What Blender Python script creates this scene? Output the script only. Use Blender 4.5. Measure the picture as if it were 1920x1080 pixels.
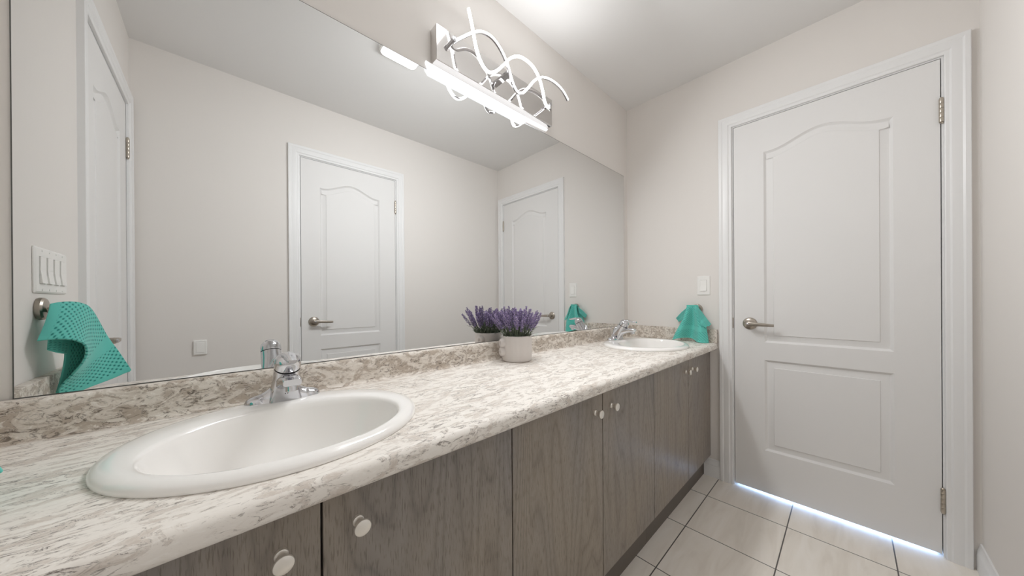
import bpy, bmesh, math, random
from mathutils import Vector, Matrix
from mathutils.geometry import tessellate_polygon

C = bpy.context.scene
for o in list(bpy.data.objects):
    bpy.data.objects.remove(o)

# ------------------------------------------------------------------ camera, world, light, exposure
LINK = C.collection.objects.link
W_IMG, H_IMG = 1920, 1080
F_PX, PPX, PPY = 589.316, 951.62, 563.91
CAM, YAW, PITCH, ROLL = Vector((0.9543, -1.0769, 1.0670)), 0.8252, -0.0013, -0.0066
cam = bpy.data.cameras.new('camera')
cam.sensor_width = 36
cam.lens = 36 * F_PX / W_IMG
cam.shift_x = (W_IMG / 2 - PPX) / W_IMG
cam.shift_y = (PPY - H_IMG / 2) / W_IMG
cam.clip_start = 0.01
cam_o = bpy.data.objects.new('camera', cam)
LINK(cam_o)
fw = Vector((math.cos(YAW) * math.cos(PITCH), math.sin(YAW) * math.cos(PITCH), math.sin(PITCH)))
rt = Vector((math.sin(YAW), -math.cos(YAW), 0))
up = rt.cross(fw)
rt2 = math.cos(ROLL) * rt + math.sin(ROLL) * up
up2 = -math.sin(ROLL) * rt + math.cos(ROLL) * up
cam_o.matrix_world = Matrix(((rt2.x, up2.x, -fw.x, CAM.x), (rt2.y, up2.y, -fw.y, CAM.y),
                             (rt2.z, up2.z, -fw.z, CAM.z), (0, 0, 0, 1)))
C.camera = cam_o

world = bpy.data.worlds.new('world')
C.world = world
world.use_nodes = True
world.node_tree.nodes['Background'].inputs[0].default_value = (0.5, 0.6, 0.8, 1)
world.node_tree.nodes['Background'].inputs[1].default_value = 0.3

C.view_settings.view_transform = 'Standard'
C.view_settings.look = 'None'
C.view_settings.gamma = 1
C.view_settings.exposure = 0.07
C.view_settings.use_curve_mapping = False
C.cycles.max_bounces = 16
C.cycles.diffuse_bounces = 10
C.cycles.glossy_bounces = 8
C.cycles.sample_clamp_indirect = 6
C.cycles.blur_glossy = 0.5
C.cycles.use_denoising = True

TUBE_GLOW = 4.2
VANITY_WATTS = 13.4
VANITY_UP_WATTS = 1.7
PANEL_GLOW = 4.0

# daylight in the hall behind the far door, seen only as the glow in the gap under the door
hl = bpy.data.lights.new('hall_daylight', 'AREA')
hl.shape = 'RECTANGLE'; hl.size = 0.8; hl.size_y = 0.5; hl.energy = 60; hl.color = (0.36, 0.58, 1.0)
hlo = bpy.data.objects.new('hall_daylight', hl); LINK(hlo)
hlo.location = (4.25, -0.98, 0.32)
hlo.rotation_euler = (Vector((3.14, -0.98, 0.0)) - hlo.location).to_track_quat('-Z', 'Y').to_euler()

# ------------------------------------------------------------------ room dimensions (metres)
X0, L, W, H = 0.627, 3.138, 1.428, 2.4316
TOP = 0.806          # worktop
# ------------------------------------------------------------------ materials
def srgb(r, g, b):
    f = lambda c: (c / 255 / 12.92) if c / 255 <= 0.04045 else ((c / 255 + 0.055) / 1.055) ** 2.4
    return (f(r), f(g), f(b), 1)

def mat(name, col=(0.8, 0.8, 0.8, 1), rough=0.5, metal=0.0, emit=None, strength=0.0, coat=0.0, spec=0.5):
    m = bpy.data.materials.new(name); m.use_nodes = True
    b = m.node_tree.nodes['Principled BSDF']
    b.inputs['Base Color'].default_value = col
    b.inputs['Roughness'].default_value = rough
    b.inputs['Metallic'].default_value = metal
    b.inputs['Specular IOR Level'].default_value = spec
    b.inputs['Coat Weight'].default_value = coat
    if emit:
        b.inputs['Emission Color'].default_value = emit
        b.inputs['Emission Strength'].default_value = strength
    return m

def nodes(m):
    nt = m.node_tree
    return nt.nodes, nt.links, nt.nodes['Principled BSDF']

def ramp(N, stops):
    r = N.new('ShaderNodeValToRGB'); cr = r.color_ramp
    while len(cr.elements) < len(stops): cr.elements.new(0.5)
    for e, (p, c) in zip(cr.elements, stops):
        e.position = p; e.color = c
    return r

def noise(N, Lk, vec, scale, detail=4, rough=0.5, dist=0.0):
    n = N.new('ShaderNodeTexNoise')
    n.inputs['Scale'].default_value = scale; n.inputs['Detail'].default_value = detail
    n.inputs['Roughness'].default_value = rough; n.inputs['Distortion'].default_value = dist
    Lk.new(vec, n.inputs['Vector']); return n

def mapping(N, Lk, scale=(1, 1, 1), rot=(0, 0, 0), src='Object'):
    t = N.new('ShaderNodeTexCoord'); mp = N.new('ShaderNodeMapping')
    mp.inputs['Scale'].default_value = scale; mp.inputs['Rotation'].default_value = rot
    Lk.new(t.outputs[src], mp.inputs['Vector']); return mp.outputs['Vector']

def mix(N, Lk, fac, a, b, mode='MIX'):
    m = N.new('ShaderNodeMix'); m.data_type = 'RGBA'; m.blend_type = mode
    if isinstance(fac, (int, float)): m.inputs[0].default_value = fac
    else: Lk.new(fac, m.inputs[0])
    for i, v in ((6, a), (7, b)):
        if isinstance(v, tuple): m.inputs[i].default_value = v
        else: Lk.new(v, m.inputs[i])
    return m.outputs[2]

def bump(N, Lk, b, h, strength=0.2, dist=0.002):
    n = N.new('ShaderNodeBump'); n.inputs['Strength'].default_value = strength; n.inputs['Distance'].default_value = dist
    Lk.new(h, n.inputs['Height']); Lk.new(n.outputs['Normal'], b.inputs['Normal'])

# painted wall
M_WALL = mat('wall_paint', srgb(227, 223, 219), 0.75, spec=0.3)
N, Lk, b = nodes(M_WALL)
bump(N, Lk, b, noise(N, Lk, mapping(N, Lk), 260, 3).outputs[0], 0.05, 0.001)
M_CEIL = mat('ceiling_paint', srgb(226, 225, 224), 0.9, spec=0.2)
M_TRIM = mat('trim_paint', srgb(232, 232, 232), 0.38)
M_DOOR = mat('door_paint', srgb(228, 227, 226), 0.55, spec=0.3)
M_PLATE = mat('white_plastic', srgb(236, 235, 232), 0.35)
M_PLATE_IN = mat('switch_plastic', srgb(240, 239, 236), 0.3)
M_DARK = mat('dark_gap', srgb(35, 33, 32), 0.8)
M_GREY = mat('plate_shadow_gap', srgb(176, 174, 170), 0.6)
M_NICKEL = mat('brushed_nickel', srgb(176, 168, 158), 0.3, 1.0)
M_NICKEL_L = mat('satin_nickel_knob', srgb(244, 240, 233), 0.34, 0.85)
M_HINGE = mat('hinge_nickel', srgb(190, 182, 170), 0.35, 1.0)
M_CHROME = mat('chrome', srgb(212, 212, 215), 0.045, 1.0)
M_POLISH = mat('polished_steel', srgb(222, 219, 217), 0.07, 1.0)
M_MIRROR = mat('mirror_silver', srgb(236, 237, 237), 0.0, 1.0)
M_MEDGE = mat('mirror_edge', srgb(88, 88, 85), 0.4)
M_PORC = mat('porcelain', srgb(245, 243, 240), 0.12, coat=0.4)
M_POT = mat('pot_ceramic', srgb(215, 209, 205), 0.5)
M_SOIL = mat('soil', srgb(50, 42, 36), 0.95)
M_LED = mat('led_diffuser', (1, 1, 1, 1), 0.5, emit=(0.97, 0.985, 1.0, 1), strength=TUBE_GLOW)
M_BAR = mat('added_bar_glow', (0.35, 0.35, 0.35, 1), 0.4, emit=(0.97, 0.985, 1.0, 1), strength=1.0)
M_PANEL = mat('luminous_panel', (1, 1, 1, 1), 0.5, emit=(0.97, 0.985, 1.0, 1), strength=PANEL_GLOW)
M_TOE = mat('toe_kick_wood', srgb(98, 90, 83), 0.5)
M_CARC = mat('carcass_board', srgb(30, 28, 27), 0.8)
M_STEM = mat('lavender_stem', srgb(98, 108, 88), 0.7)
M_FLOWER = mat('lavender_flower', srgb(120, 102, 150), 0.8)
N, Lk, b = nodes(M_FLOWER)
n1 = noise(N, Lk, mapping(N, Lk), 160, 2)
r1 = ramp(N, [(0.34, srgb(92, 80, 120)), (0.5, srgb(138, 122, 164)), (0.68, srgb(196, 182, 206))])
Lk.new(n1.outputs[0], r1.inputs[0]); Lk.new(r1.outputs[0], b.inputs['Base Color'])

# laminate worktop: cream stone with brown-grey veins running along the run of the counter
def stone(name, stretch, base, tan, dark, heavy=0.0):
    m = mat(name, base, 0.5, spec=0.3)
    N, Lk, b = nodes(m)
    v = mapping(N, Lk, stretch, (0.0, 0.0, 0.12))
    def math_(op, a_, b2):
        n = N.new('ShaderNodeMath'); n.operation = op
        for i, q in enumerate((a_, b2)):
            if isinstance(q, (int, float)): n.inputs[i].default_value = q
            else: Lk.new(q, n.inputs[i])
        return n.outputs[0]
    def gate(src, lo, hi):
        r = ramp(N, [(lo, (0, 0, 0, 1)), (hi, (1, 1, 1, 1))]); Lk.new(src, r.inputs[0]); return r.outputs[0]
    n1 = noise(N, Lk, v, 6.0, 9, 0.66, 1.2).outputs[0]     # drifts of tan
    n2 = noise(N, Lk, v, 16.5, 8, 0.68, 1.4).outputs[0]    # dark streaks and white wisps
    n3 = noise(N, Lk, v, 2.6, 4, 0.55, 0.4).outputs[0]      # where the stone is busy
    busy = gate(n3, 0.40 - heavy, 0.56 - heavy)
    c = mix(N, Lk, math_('MULTIPLY', gate(n1, 0.48 - heavy, 0.62 - heavy), 0.9), base, tan)
    wisp = math_('SUBTRACT', 1.0, gate(n2, 0.33, 0.44))
    c = mix(N, Lk, math_('MULTIPLY', wisp, 0.75), c, srgb(244, 241, 236))
    streak = math_('MULTIPLY', gate(n2, 0.57 - heavy * 0.4, 0.66 - heavy * 0.4), math_('ADD', math_('MULTIPLY', busy, 0.62), 0.22))
    c = mix(N, Lk, streak, c, mixc(tan, dark, 0.75))
    ab = math_('ABSOLUTE', math_('SUBTRACT', n1, 0.53), 0)
    vein = math_('SUBTRACT', 1.0, gate(ab, 0.003, 0.016))
    vein = math_('MULTIPLY', math_('MULTIPLY', vein, gate(n2, 0.44, 0.54)), math_('ADD', math_('MULTIPLY', busy, 0.6), 0.3))
    c = mix(N, Lk, vein, c, dark)
    Lk.new(c, b.inputs['Base Color'])
    return m
def mixc(a, c, t): return tuple(x * (1 - t) + y * t for x, y in zip(a, c))
M_STONE = stone('stone_laminate', (2.3, 6.2, 6.2), srgb(236, 231, 224), srgb(206, 196, 186), srgb(84, 73, 66), 0.008)
M_SPLASH = stone('stone_laminate_splash', (3.2, 5.6, 5.6), srgb(224, 217, 208), srgb(182, 169, 155), srgb(60, 50, 43), 0.045)

# stained oak, vertical grain
M_OAK = mat('stained_oak', srgb(104, 98, 93), 0.36)
N, Lk, b = nodes(M_OAK)
oi = N.new('ShaderNodeObjectInfo'); tc = N.new('ShaderNodeTexCoord')
ofs = N.new('ShaderNodeVectorMath'); ofs.operation = 'MULTIPLY_ADD'
cb = N.new('ShaderNodeCombineXYZ'); Lk.new(oi.outputs['Random'], cb.inputs[0]); Lk.new(oi.outputs['Random'], cb.inputs[2])
Lk.new(cb.outputs[0], ofs.inputs[0]); ofs.inputs[1].default_value = (9, 0, 5); Lk.new(tc.outputs['Object'], ofs.inputs[2])
mpo = N.new('ShaderNodeMapping'); mpo.inputs['Scale'].default_value = (5.0, 1.0, 0.62); Lk.new(ofs.outputs[0], mpo.inputs['Vector'])
w = N.new('ShaderNodeTexNoise'); w.inputs['Scale'].default_value = 1.15; w.inputs['Detail'].default_value = 1.5
w.inputs['Distortion'].default_value = 0.25; Lk.new(mpo.outputs[0], w.inputs['Vector'])
wm = N.new('ShaderNodeMath'); wm.operation = 'MULTIPLY'; wm.inputs[1].default_value = 17.0; Lk.new(w.outputs[0], wm.inputs[0])
fr = N.new('ShaderNodeMath'); fr.operation = 'PINGPONG'; fr.inputs[1].default_value = 0.5; Lk.new(wm.outputs[0], fr.inputs[0])
r_o = ramp(N, [(0.0, srgb(130, 124, 118)), (0.12, srgb(143, 137, 130)), (0.5, srgb(151, 145, 138))])
Lk.new(fr.outputs[0], r_o.inputs[0])
pores = noise(N, Lk, mapping(N, Lk, (260, 260, 22)), 1.7, 3, 0.5)
r_p = ramp(N, [(0.36, srgb(216, 212, 208)), (0.48, (1, 1, 1, 1))])
Lk.new(pores.outputs[0], r_p.inputs[0])
big = noise(N, Lk, mapping(N, Lk, (4, 4, 1.6)), 1.0, 2)
r_b = ramp(N, [(0.35, srgb(236, 236, 240)), (0.65, srgb(255, 248, 238))]); Lk.new(big.outputs[0], r_b.inputs[0])
c = mix(N, Lk, 1.0, r_o.outputs[0], r_p.outputs[0], 'MULTIPLY')
c = mix(N, Lk, 1.0, c, r_b.outputs[0], 'MULTIPLY')
Lk.new(c, b.inputs['Base Color'])
bump(N, Lk, b, pores.outputs[0], 0.12, 0.0006)

# floor tiles: square, straight grid
M_TILE = mat('floor_tile', srgb(205, 198, 188), 0.35)
N, Lk, b = nodes(M_TILE)
t = N.new('ShaderNodeTexCoord'); sx = N.new('ShaderNodeSeparateXYZ'); Lk.new(t.outputs['Object'], sx.inputs[0])
def grid(axis, off, step):
    a = N.new('ShaderNodeMath'); a.operation = 'SUBTRACT'; a.inputs[1].default_value = off
    Lk.new(sx.outputs[axis], a.inputs[0])
    p = N.new('ShaderNodeMath'); p.operation = 'PINGPONG'; p.inputs[1].default_value = step / 2
    Lk.new(a.outputs[0], p.inputs[0])
    l = N.new('ShaderNodeMath'); l.operation = 'LESS_THAN'; l.inputs[1].default_value = 0.0021
    Lk.new(p.outputs[0], l.inputs[0])
    q = N.new('ShaderNodeMath'); q.operation = 'DIVIDE'; q.inputs[1].default_value = step; Lk.new(a.outputs[0], q.inputs[0])
    fl = N.new('ShaderNodeMath'); fl.operation = 'FLOOR'; Lk.new(q.outputs[0], fl.inputs[0])
    return l.outputs[0], fl.outputs[0]
gx, ix = grid(0, 2.9, 0.3345); gy, iy = grid(1, -0.5545, 0.3255)
gm = N.new('ShaderNodeMath'); gm.operation = 'MAXIMUM'; Lk.new(gx, gm.inputs[0]); Lk.new(gy, gm.inputs[1])
cmb = N.new('ShaderNodeCombineXYZ'); Lk.new(ix, cmb.inputs[0]); Lk.new(iy, cmb.inputs[1])
wn = N.new('ShaderNodeTexWhiteNoise'); Lk.new(cmb.outputs[0], wn.inputs['Vector'])
mp = N.new('ShaderNodeMapping'); mp.inputs['Scale'].default_value = (1.6, 9, 1); Lk.new(t.outputs['Object'], mp.inputs['Vector'])
va = N.new('ShaderNodeVectorMath'); va.operation = 'MULTIPLY_ADD'
Lk.new(wn.outputs['Color'], va.inputs[0]); va.inputs[1].default_value = (7, 7, 7); Lk.new(mp.outputs[0], va.inputs[2])
sn = noise(N, Lk, va.outputs[0], 2.0, 5, 0.55, 0.7)
r_t = ramp(N, [(0.3, srgb(231, 224, 214)), (0.5, srgb(240, 234, 225)), (0.72, srgb(246, 241, 234))])
Lk.new(sn.outputs[0], r_t.inputs[0])
c = mix(N, Lk, gm.outputs[0], r_t.outputs[0], srgb(92, 88, 84))
Lk.new(c, b.inputs['Base Color'])
inv = N.new('ShaderNodeMath'); inv.operation = 'SUBTRACT'; inv.inputs[0].default_value = 1.0; Lk.new(gm.outputs[0], inv.inputs[1])
bump(N, Lk, b, inv.outputs[0], 0.4, 0.001)

# teal waffle terry (UV in metres)
M_TOWEL = mat('teal_terry', srgb(70, 172, 158), 0.95, spec=0.15)
N, Lk, b = nodes(M_TOWEL)
b.inputs['Sheen Weight'].default_value = 0.3
uvn = N.new('ShaderNodeTexCoord'); su = N.new('ShaderNodeSeparateXYZ'); Lk.new(uvn.outputs['UV'], su.inputs[0])
def sine(src, period):
    a = N.new('ShaderNodeMath'); a.operation = 'MULTIPLY'; a.inputs[1].default_value = 2 * math.pi / period; Lk.new(src, a.inputs[0])
    q = N.new('ShaderNodeMath'); q.operation = 'SINE'; Lk.new(a.outputs[0], q.inputs[0]); return q.outputs[0]
pr_ = N.new('ShaderNodeMath'); pr_.operation = 'MULTIPLY'
Lk.new(sine(su.outputs[0], 0.0155), pr_.inputs[0]); Lk.new(sine(su.outputs[1], 0.0125), pr_.inputs[1])
waf = ramp(N, [(0.0, (0, 0, 0, 1)), (0.16, (0.12, 0.12, 0.12, 1)), (0.36, (0.8, 0.8, 0.8, 1)), (1.0, (1, 1, 1, 1))])
ad = N.new('ShaderNodeMath'); ad.operation = 'MULTIPLY_ADD'; ad.inputs[1].default_value = 0.5; ad.inputs[2].default_value = 0.5
Lk.new(pr_.outputs[0], ad.inputs[0]); Lk.new(ad.outputs[0], waf.inputs[0])
# plain bands: dobby stripe and hems, by the V coordinate
rv = ramp(N, [(0.0, (1, 1, 1, 1)), (0.055, (0, 0, 0, 1)), (0.60, (1, 1, 1, 1)), (0.72, (0, 0, 0, 1)), (0.955, (1, 1, 1, 1))])
rv.color_ramp.interpolation = 'CONSTANT'
nv = N.new('ShaderNodeMath'); nv.operation = 'DIVIDE'; nv.inputs[1].default_value = 0.30
Lk.new(su.outputs[1], nv.inputs[0]); Lk.new(nv.outputs[0], rv.inputs[0])
hgt = mix(N, Lk, rv.outputs[0], waf.outputs[0], (0.85, 0.85, 0.85, 1))
r_c = ramp(N, [(0.0, srgb(46, 142, 134)), (0.5, srgb(86, 182, 171)), (1.0, srgb(108, 203, 191))])
Lk.new(hgt, r_c.inputs[0])
fz = noise(N, Lk, uvn.outputs['UV'], 900, 2)
c = mix(N, Lk, 0.25, r_c.outputs[0], fz.outputs[1], 'SOFT_LIGHT')
Lk.new(c, b.inputs['Base Color'])
bump(N, Lk, b, hgt, 0.8, 0.002)

# ------------------------------------------------------------------ mesh helpers
class MB:
    """collects vertices and faces; build() links them as one mesh object"""
    def __init__(s): s.v, s.f, s.uv = [], [], {}
    def add(s, verts, faces):
        o = len(s.v); s.v += [Vector(p) for p in verts]; s.f += [tuple(i + o for i in f) for f in faces]; return o
    def box(s, x0, x1, y0, y1, z0, z1):
        s.add([(x0, y0, z0), (x1, y0, z0), (x1, y1, z0), (x0, y1, z0), (x0, y0, z1), (x1, y0, z1), (x1, y1, z1), (x0, y1, z1)],
              [(0, 3, 2, 1), (4, 5, 6, 7), (0, 1, 5, 4), (1, 2, 6, 5), (2, 3, 7, 6), (3, 0, 4, 7)])
        return s
    def rbox(s, x0, x1, y0, y1, z0, z1, r=0.003, seg=2):
        bm = bmesh.new(); bmesh.ops.create_cube(bm, size=1)
        for v in bm.verts:
            v.co = Vector(((x0 + x1) / 2 + v.co.x * (x1 - x0), (y0 + y1) / 2 + v.co.y * (y1 - y0), (z0 + z1) / 2 + v.co.z * (z1 - z0)))
        bmesh.ops.bevel(bm, geom=bm.edges[:], offset=r, segments=seg, profile=0.5, affect='EDGES')
        bm.verts.index_update()
        s.add([v.co.copy() for v in bm.verts], [tuple(v.index for v in f.verts) for f in bm.faces]); bm.free(); return s
    def rings(s, rs, closed=True, cap0=False, cap1=False):
        n = len(rs[0]); o = len(s.v)
        for r in rs: s.v += [Vector(p) for p in r]
        for i in range(len(rs) - 1):
            for j in range(n if closed else n - 1):
                k = (j + 1) % n
                s.f.append((o + i * n + j, o + i * n + k, o + (i + 1) * n + k, o + (i + 1) * n + j))
        if cap0: s.f.append(tuple(o + j for j in reversed(range(n))))
        if cap1: s.f.append(tuple(o + (len(rs) - 1) * n + j for j in range(n)))
        return s
    def lathe(s, prof, origin=(0, 0, 0), axis=(0, 0, 1), seg=28, cap0=True, cap1=True):
        a = Vector(axis).normalized(); e1 = a.orthogonal().normalized(); e2 = a.cross(e1); og = Vector(origin)
        rs = [[og + a * h + (e1 * math.cos(2 * math.pi * j / seg) + e2 * math.sin(2 * math.pi * j / seg)) * r for j in range(seg)] for r, h in prof]
        return s.rings(rs, True, cap0, cap1)
    def tube(s, path, rad, seg=12, cap=True):
        P = [Vector(p) for p in path]; rs = []; nrm = None
        for i, p in enumerate(P):
            t = (P[min(i + 1, len(P) - 1)] - P[max(i - 1, 0)]).normalized()
            nrm = t.orthogonal().normalized() if nrm is None else (nrm - t * nrm.dot(t)).normalized()
            bn = t.cross(nrm); r = rad(i / (len(P) - 1)) if callable(rad) else rad
            rs.append([p + (nrm * math.cos(2 * math.pi * j / seg) + bn * math.sin(2 * math.pi * j / seg)) * r for j in range(seg)])
        return s.rings(rs, True, cap, cap)
    def poly(s, outer, holes=()):
        loops = [[Vector(p) for p in outer]] + [[Vector(p) for p in h] for h in holes]
        flat = [p for l in loops for p in l]
        o = s.add(flat, [])
        s.f += [tuple(i + o for i in t) for t in tessellate_polygon(loops)]
        return s
    def build(s, name, m, parent=None, loc=(0, 0, 0), smooth=True, angle=35, recalc=True, world=None):
        """vertices are given in the parent's (or world) frame; loc moves the origin of a top-level mesh"""
        me = bpy.data.meshes.new(name); lv = Vector(loc)
        me.from_pydata([tuple(p - lv) for p in s.v], [], s.f); me.update()
        bm = bmesh.new(); bm.from_mesh(me)
        bmesh.ops.remove_doubles(bm, verts=bm.verts, dist=1e-6)
        if recalc: bmesh.ops.recalc_face_normals(bm, faces=bm.faces)
        bm.to_mesh(me); bm.free()
        for mm in (m if isinstance(m, (list, tuple)) else [m]): me.materials.append(mm)
        if smooth:
            me.polygons.foreach_set('use_smooth', [True] * len(me.polygons))
            me.set_sharp_from_angle(angle=math.radians(angle))
        o = bpy.data.objects.new(name, me); LINK(o); o.location = lv
        if parent: o.parent = parent
        return o

def tag(o, label=None, cat=None, group=None, kind=None):
    for k, v in (('label', label), ('category', cat), ('group', group), ('kind', kind)):
        if v: o[k] = v
    return o
def thing(name, loc, label, cat, rz=0, group=None, kind=None):
    o = bpy.data.objects.new(name, None); LINK(o); o.empty_display_size = 0.05
    o.location = loc; o.rotation_euler = (0, 0, rz)
    return tag(o, label, cat, group, kind)
def copy_tree(o, parent=None):
    c = o.copy(); LINK(c)
    if parent: c.parent = parent
    for ch in list(o.children): copy_tree(ch, c)
    return c
def catmull(P, n):
    P = [Vector(p) for p in P]; out = []; m = len(P) - 1
    for i in range(n + 1):
        t = i / n * m; k = min(int(t), m - 1); u = t - k
        p0, p1, p2, p3 = P[max(k - 1, 0)], P[k], P[k + 1], P[min(k + 2, m)]
        out.append(0.5 * ((2 * p1) + (p2 - p0) * u + (2 * p0 - 5 * p1 + 4 * p2 - p3) * u * u + (3 * p1 - p0 - 3 * p2 + p3) * u ** 3))
    return out
def ellipse(cx, cy, a, b_, z, n=72): return [(cx + a * math.cos(2 * math.pi * i / n), cy + b_ * math.sin(2 * math.pi * i / n), z) for i in range(n)]
def rrect(cx, cy, hw, hh, r, n=5):
    out = []
    for qx, qy, a0 in ((1, 1, 0), (-1, 1, 90), (-1, -1, 180), (1, -1, 270)):
        for i in range(n + 1):
            a = math.radians(a0 + 90 * i / n)
            out.append((cx + qx * (hw - r) + r * math.cos(a), cy + qy * (hh - r) + r * math.sin(a)))
    return out

# ------------------------------------------------------------------ room shell
SLAB_H, GAP = 2.032, 0.013
JT, RV = 0.019, 0.003                      # jamb thickness, gap round the slab
DOORS = {                                  # slab width, left edge along the wall (seen from the room)
    'end': dict(w=0.7025, y=-0.634), 'opp': dict(w=0.651, x=2.0227), 'left': dict(w=0.6655, y=-1.3335)}
OPEN_H = GAP + SLAB_H + RV + JT
def struct(name, mb, m, label, cat, **k):
    o = mb.build(name, m, smooth=False, **k); return tag(o, label, cat, kind='structure')

FX1 = 4.9
mb = MB().box(X0 - 0.12, FX1, -W - 0.12, 0.005 + 0.12, -0.05, 0)
struct('floor', mb, M_TILE, 'beige square floor tiles with grey grout running to the far door', 'floor')
mb = MB().box(X0 - 0.12, L + 0.12, -W - 0.12, 0.125, H, H + 0.05)
struct('ceiling', mb, M_CEIL, 'plain white painted ceiling', 'ceiling')
mb = MB().box(X0 - 0.12, L + 0.12, 0.005, 0.125, 0, H)
struct('wall_front', mb, M_WALL, 'pale greige wall behind the mirror and vanity light', 'wall')
m = JT + RV
mb = MB()
ya, yb = DOORS['end']['y'] + m, DOORS['end']['y'] - DOORS['end']['w'] - m
mb.box(L, L + 0.12, ya, 0.005, 0, H).box(L, L + 0.12, -W, yb, 0, H).box(L, L + 0.12, yb, ya, OPEN_H, H)
struct('wall_right', mb, M_WALL, 'pale greige end wall with the large white door and single switch', 'wall')
mb = MB()
xa, xb = DOORS['opp']['x'] + m, DOORS['opp']['x'] - DOORS['opp']['w'] - m
mb.box(X0 - 0.12, xb, -W - 0.12, -W, 0, H).box(xa, L + 0.12, -W - 0.12, -W, 0, H).box(xb, xa, -W - 0.12, -W, OPEN_H, H)
struct('wall_back', mb, M_WALL, 'pale greige wall opposite the mirror, seen reflected with a white door', 'wall')
mb = MB()
ya, yb = DOORS['left']['y'] - m, DOORS['left']['y'] + DOORS['left']['w'] + m
mb.box(X0 - 0.12, X0, yb, 0.005, 0, H).box(X0 - 0.12, X0, -W, ya, 0, H).box(X0 - 0.12, X0, ya, yb, OPEN_H, H)
struct('wall_left', mb, M_WALL, 'pale greige wall reflected at the left end of the mirror', 'wall')

# ------------------------------------------------------------------ doors (local frame: x right, y into the wall, z up)
def offset_loop(P, d):
    """move every point of a counter-clockwise loop inwards by d"""
    n = len(P); out = []
    for i in range(n):
        a, p, c_ = Vector(P[i - 1]), Vector(P[i]), Vector(P[(i + 1) % n])
        e1, e2 = (p - a).normalized(), (c_ - p).normalized()
        n1, n2 = Vector((-e1.y, e1.x)), Vector((-e2.y, e2.x))
        bis = n1 + n2
        out.append(p + bis * (d / max(0.35, 0.5 * bis.length_squared)))
    return out
def panel_loop(x0, x1, z0, z1, rise=0.0, n=36):
    P = [Vector((x0, z0)), Vector((x1, z0)), Vector((x1, z1))]
    if rise:
        for i in range(1, n):
            u = i / n
            k = 0.5 - 0.5 * math.cos(2 * math.pi * u)
            P.append(Vector((x1 + (x0 - x1) * u, z1 + rise * k ** 1.15 - 0.004 * math.sin(math.pi * u) ** 0.5 * (1 - k))))
    P.append(Vector((x0, z1)))
    return P
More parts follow.
